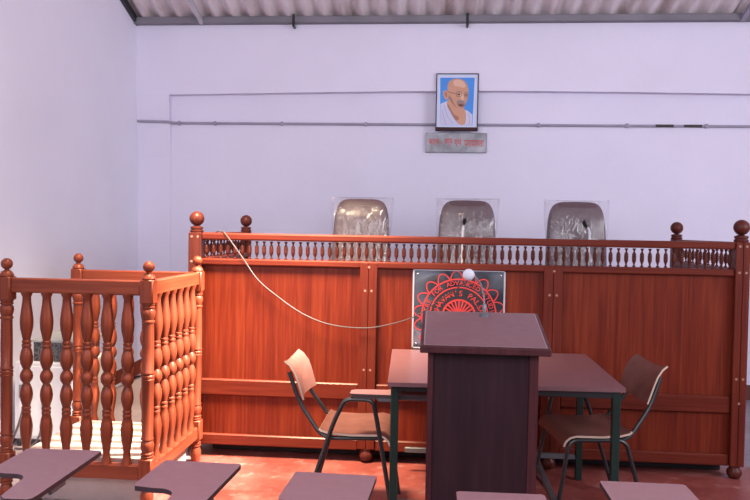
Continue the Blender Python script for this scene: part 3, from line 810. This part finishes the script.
# ------------------------------------------------------------------ writing-tablet chairs
def make_chair(label, group):
    t = thing('tablet_chair', label, 'chair', (0, 0, 0), 0, group)
    # seat with waterfall front
    prof = [(-.185, .462), (-.17, .452), (-.12, .442), (-.02, .438), (.08, .442), (.12, .445), (.15, .438), (.172, .420), (.180, .398)]
    bm = bmesh.new(); sheet(bm, prof, lambda q: .205 + .025 * min(1, q * 1.6), .011, 8, .006); obj('seat', bm, [M_ply, M_plyedge], t, True)
    prof = [(-.298, .600), (-.310, .64), (-.325, .69), (-.342, .735), (-.364, .765), (-.388, .782)]
    bm = bmesh.new(); sheet(bm, prof[::-1], lambda q: .20 - .012 * abs(q - .5) * 2, .010, 10, .032); obj('backrest', bm, [M_ply, M_plyedge], t, True)
    r = .0115
    for s in (-1, 1):
        bm = bmesh.new(); tube(bm, fillet([(s * .150, -.352, .745), (s * .160, -.292, .585), (s * .185, -.165, .415), (s * .185, .15, .425)], .06), r, 8); obj('back_tube', bm, M_black, t, True)
        bm = bmesh.new()
    # right side: tall inverted U that also carries the tablet
    X = .232
    bm = bmesh.new(); tube(bm, fillet([(X + .01, -.27, 0), (X, -.10, .52), (X, -.045, .632), (X, .02, .632)], .07), r, 8); obj('leg', bm, M_black, t, True)
    bm = bmesh.new(); tube(bm, fillet([(X + .01, .215, 0), (X, .12, .52), (X, .095, .632), (X, .02, .632)], .07), r, 8); obj('leg', bm, M_black, t, True)
    X = -.20
    bm = bmesh.new(); tube(bm, fillet([(X - .01, -.27, 0), (X, -.15, .424), (X, .0, .424)], .05), r, 8); obj('leg', bm, M_black, t, True)
    bm = bmesh.new(); tube(bm, fillet([(X - .01, .215, 0), (X, .15, .424), (X, .0, .424)], .05), r, 8); obj('leg', bm, M_black, t, True)
    bm = bmesh.new(); tube(bm, [(-.20, -.14, .415), (.232, -.14, .415)], .009, 8); tube(bm, [(-.20, .14, .425), (.232, .14, .425)], .009, 8); obj('seat_frame', bm, M_black, t, True)
    for y, z in ((-.235, .10), (.198, .10)):
        bm = bmesh.new(); tube(bm, [(-.21, y, z), (.238, y, z)], .008, 8); obj('stretcher', bm, M_black, t, True)
    # tablet: narrow elbow part behind, wide writing part in front, round notch on the inner side
    pts = [(.265, .02), (.27, .47), (.262, .478), (.0, .478), (-.008, .47), (-.008, .235), (.0, .21), (.06, .20)]
    for k in range(9):
        a = PI / 2 - PI / 2 * k / 8
        pts.append((.09 + .055 * math.cos(a), .145 + .055 * math.sin(a)))
    pts += [(.150, .08), (.160, .0), (.18, -.02), (.25, -.02), (.262, -.01)]
    bm = bmesh.new(); prism(bm, pts, 'z', .652, .668)
    bm.faces.ensure_lookup_table()
    for f in bm.faces:
        f.material_index = 0 if len(f.verts) > 4 else 1
    tb = obj('writing_tablet', bm, [M_pad, M_padedge], t)
    bm = bmesh.new(); box(bm, .215, .25, .0, .40, .640, .652, .002); box(bm, .245, .258, .12, .22, .630, .655, .003); obj('bracket', bm, M_steel, tb)
    return t
def copy_tree(o, parent=None):
    c = o.copy(); C.objects.link(c); c.parent = parent
    for ch in list(o.children):
        copy_tree(ch, c)
    return c
G1 = 'tablet chairs in the front row'; G2 = 'tablet chairs pulled up to the table'
proto = make_chair('tablet-arm chair left of the table, beige backrest turned to the left', G2)
proto.location = (-.41, 3.985, 0); proto.rotation_euler.z = -PI / 2
def place(x, y, rz, label, group):
    c = copy_tree(proto); c.location = (x, y, 0); c.rotation_euler.z = rz; c['label'] = label; c['group'] = group
place(.812, 4.13, PI / 2 + .15, 'dark maroon wooden chair with steel legs tucked under right end of the table', G2)
# front row: tablet far edge at local y .478, local x -.008 .. .27
place(-1.47, 2.145, .03, 'tablet-arm chair in front row, its writing tablet before the witness box front, leftmost', G1)
place(-.955, 2.08, -.03, 'tablet-arm chair in front row, its writing tablet below the witness box right post', G1)
place(-.475, 2.02, -.03, 'tablet-arm chair in front row, its writing tablet directly left of the lectern foot', G1)
place(.09, 1.90, .02, 'tablet-arm chair in front row, its writing tablet directly before the lectern', G1)
place(.562, 2.065, .0, 'tablet-arm chair in front row, its writing tablet right of the lectern, rightmost', G1)

# ------------------------------------------------------------------ portrait and plaque
PX0, PX1, PZ0, PZ1, PY = -.047, .340, 2.415, 2.937, 6.955
por = thing('framed_portrait', 'framed portrait of a bald man in a white shawl, on blue', 'picture', ((PX0 + PX1) / 2, PY, PZ0))
bm = bmesh.new()
for a in ((PX0, PX1, PZ1 - .008, PZ1), (PX0, PX1, PZ0, PZ0 + .030), (PX0, PX0 + .008, PZ0, PZ1), (PX1 - .008, PX1, PZ0, PZ1)):
    box(bm, a[0], a[1], PY - .016, PY + .04, a[2], a[3], .002)
obj('frame', bm, M_frame, por, False, True)
bm = bmesh.new(); box(bm, PX0 + .006, PX1 - .006, PY - .006, PY + .035, PZ0 + .028, PZ1 - .006); obj('mount', bm, M_mat, por, False, True)
sx = (PX1 - PX0) / (412 - 52); sz = (PZ1 - PZ0) / (505 - 33)
def pp(pts): return [(PX0 + (a - 52) * sx, PZ1 - (b_ - 33) * sz) for a, b_ in pts]
def sm(pts, n=5):
    q = [Vector((a, b_, 0)) for a, b_ in pts]; q = q + [q[0], q[1], q[2]]
    r = smooth_path(q, n)
    return [(v.x, v.y) for v in r[n:n * (len(pts) + 1)]]
bm = bmesh.new(); y = PY - .0068
def lay(pts, mi, k, s=True): poly(bm, pp(sm(pts) if s else pts), y - .0004 * k, mi)
lay([(85, 68), (378, 68), (366, 462), (92, 462)], 0, 0, False)
# order of materials: blue, shawl, fold, skin, shade, light, ink, grey
lay([(92, 285), (120, 272), (150, 258), (200, 330), (300, 330), (330, 345), (364, 372), (363, 461), (92, 461)], 1, 1, False)
lay([(150, 262), (180, 250), (290, 320), (310, 370), (306, 440), (285, 458), (262, 455), (215, 410), (175, 345), (148, 290)], 3, 2)
lay([(175, 345), (150, 300), (160, 292), (205, 365), (250, 395), (240, 420), (215, 408)], 4, 3)
lay([(150, 170), (150, 125), (172, 92), (215, 76), (262, 80), (300, 102), (322, 145), (328, 190), (322, 240), (308, 280), (286, 318), (262, 328), (232, 318), (196, 285), (165, 245), (152, 210)], 3, 4)
lay([(112, 195), (118, 178), (138, 172), (152, 188), (156, 225), (150, 248), (134, 246), (118, 224)], 3, 5)
lay([(126, 195), (140, 188), (146, 215), (140, 232), (130, 218)], 4, 6)
lay([(200, 95), (240, 84), (282, 102), (300, 140), (282, 150), (240, 140), (205, 130)], 5, 5)
lay([(232, 270), (258, 262), (296, 276), (300, 296), (280, 314), (254, 310), (236, 292)], 4, 5)
lay([(160, 215), (185, 235), (205, 280), (232, 316), (200, 290), (168, 248)], 4, 5)
lay([(258, 196), (282, 206), (292, 240), (276, 256), (262, 238)], 5, 6)
lay([(226, 268), (246, 254), (272, 254), (294, 268), (298, 288), (282, 280), (262, 274), (240, 280)], 7, 7)
lay([(242, 292), (262, 288), (290, 294), (276, 302), (256, 300)], 6, 7)
stroke(bm, pp([(150, 182), (190, 194), (226, 200)]), 3.5 * sx, y - .0034, 6)
for ex, ey, w, hh in ((246, 206, 24, 20), (308, 210, 15, 19)):
    stroke(bm, pp([(ex + w * math.cos(2 * PI * k / 20), ey + hh * math.sin(2 * PI * k / 20)) for k in range(20)]), 3.2 * sx, y - .0034, 6, True)
    lay([(ex - w * .6, ey), (ex, ey - hh * .35), (ex + w * .6, ey), (ex, ey + hh * .35)], 6, 8)
    lay([(ex - w, ey - hh - 2), (ex, ey - hh - 10), (ex + w, ey - hh - 3), (ex, ey - hh - 4)], 7, 8)
for a in ([(120, 300), (150, 380), (200, 450)], [(330, 360), (345, 400), (340, 455)], [(105, 330), (122, 400), (140, 455)], [(150, 300), (190, 380), (250, 452)]):
    stroke(bm, pp(a), 5 * sx, y - .0008, 2)
obj('print', bm, [M_blue, M_shawl, M_shawl2, M_skin, M_skin2, M_skin3, M_ink, M_mous], por, False, True)
pq = thing('motto_plaque', 'narrow silver plaque with red lettering below the framed portrait', 'sign', (.147, 7.02, 2.22))
bm = bmesh.new(); box(bm, -.136, .429, 7.018, 7.05, 2.222, 2.404, .003); obj('plate', bm, M_plaque, pq, False, True)
bm = bmesh.new()
def fit_word(txt, xa, xb, z0, hgt, y):
    t2 = bmesh.new(); glyph(t2, txt, 1.0, Matrix.Identity(4), 0, .012)
    if not len(t2.verts): t2.free(); return
    xs = [v.co.x for v in t2.verts]; ys = [v.co.y for v in t2.verts]
    fx = (xb - xa) / (max(xs) - min(xs)); fz = hgt / max(.2, max(ys) - min(ys))
    vm = {v: bm.verts.new((xa + (v.co.x - min(xs)) * fx, y, z0 + (v.co.y - min(ys)) * fz)) for v in t2.verts}
    for f in t2.faces: bm.faces.new([vm[v] for v in f.verts])
    t2.free()
for txt, xa, xb, z0, hgt in (('सत्यं', -.108, -.012, 2.275, .082), ('-', .002, .026, 2.305, .010), ('धर्म', .040, .112, 2.275, .075), ('एवं', .130, .196, 2.275, .082), ('परायणता', .222, .404, 2.275, .060)):
    fit_word(txt, xa, xb, z0, hgt, 7.0168)
obj('lettering', bm, M_red, pq, False, True)

# ------------------------------------------------------------------ light
w = bpy.data.worlds.new('World'); scene.world = w; w.use_nodes = True
bg = w.node_tree.nodes['Background']; bg.inputs['Color'].default_value = (0.80, 0.84, 1.0, 1); bg.inputs['Strength'].default_value = 0.47
def lamp(name, typ, loc, target, energy, col, **kw):
    l = bpy.data.lights.new(name, typ); l.energy = energy; l.color = col
    for k, v in kw.items(): setattr(l, k, v)
    o = bpy.data.objects.new(name, l); C.objects.link(o); o.location = loc
    d = Vector(target) - Vector(loc); o.rotation_euler = d.to_track_quat('-Z', 'Y').to_euler()
    return o
lamp('window_light_right', 'AREA', (4.6, 2.6, 2.5), (-2.9, 5.2, 2.0), 170, (0.92, 0.93, 1.0), shape='RECTANGLE', size=2.6, size_y=1.8)
lamp('window_light_front', 'AREA', (-.5, -1.0, 3.2), (0.2, 6.0, 1.9), 140, (0.95, 0.94, 1.0), shape='RECTANGLE', size=4.0, size_y=2.0)
lamp('window_light_left', 'AREA', (-2.7, 0.6, 2.4), (0.5, 5.5, 1.6), 20, (0.85, 0.9, 1.0), shape='RECTANGLE', size=1.6, size_y=1.6)
lamp('sun_beam', 'SPOT', (1.6, 4.40, 4.2), (-1.65, 4.30, .40), 11000, (1.0, 0.88, 0.70), spot_size=math.radians(19), spot_blend=0.7, shadow_soft_size=0.16)
lamp('warm_bounce_fill', 'SPOT', (-1.15, 3.75, 3.4), (-1.12, 4.72, .80), 2200, (1.0, 0.78, 0.50), spot_size=math.radians(72), spot_blend=1.0, shadow_soft_size=0.45)  # added warm spot, stands in for sunlight bounced up off the floor

# ------------------------------------------------------------------ camera
cam = bpy.data.cameras.new('camera'); co = bpy.data.objects.new('camera', cam); C.objects.link(co)
cam.sensor_width = 36.0; cam.sensor_fit = 'HORIZONTAL'; cam.lens = 748.0168 / 750 * 36
cam.clip_start = 0.05; cam.clip_end = 100
yaw, pit, rol = .0842, .0285, .0173
f = Vector((-math.sin(yaw) * math.cos(pit), math.cos(yaw) * math.cos(pit), -math.sin(pit)))
r_ = Vector((math.cos(yaw), math.sin(yaw), 0)); u_ = r_.cross(f)
rr = math.cos(rol) * r_ + math.sin(rol) * u_; uu = -math.sin(rol) * r_ + math.cos(rol) * u_
M = Matrix((rr, uu, -f)).transposed().to_4x4(); M.translation = (0, 0, 1.5)
co.matrix_world = M
scene.camera = co
scene.view_settings.view_transform = 'Standard'
scene.view_settings.look = 'None'
scene.view_settings.exposure = 0.0
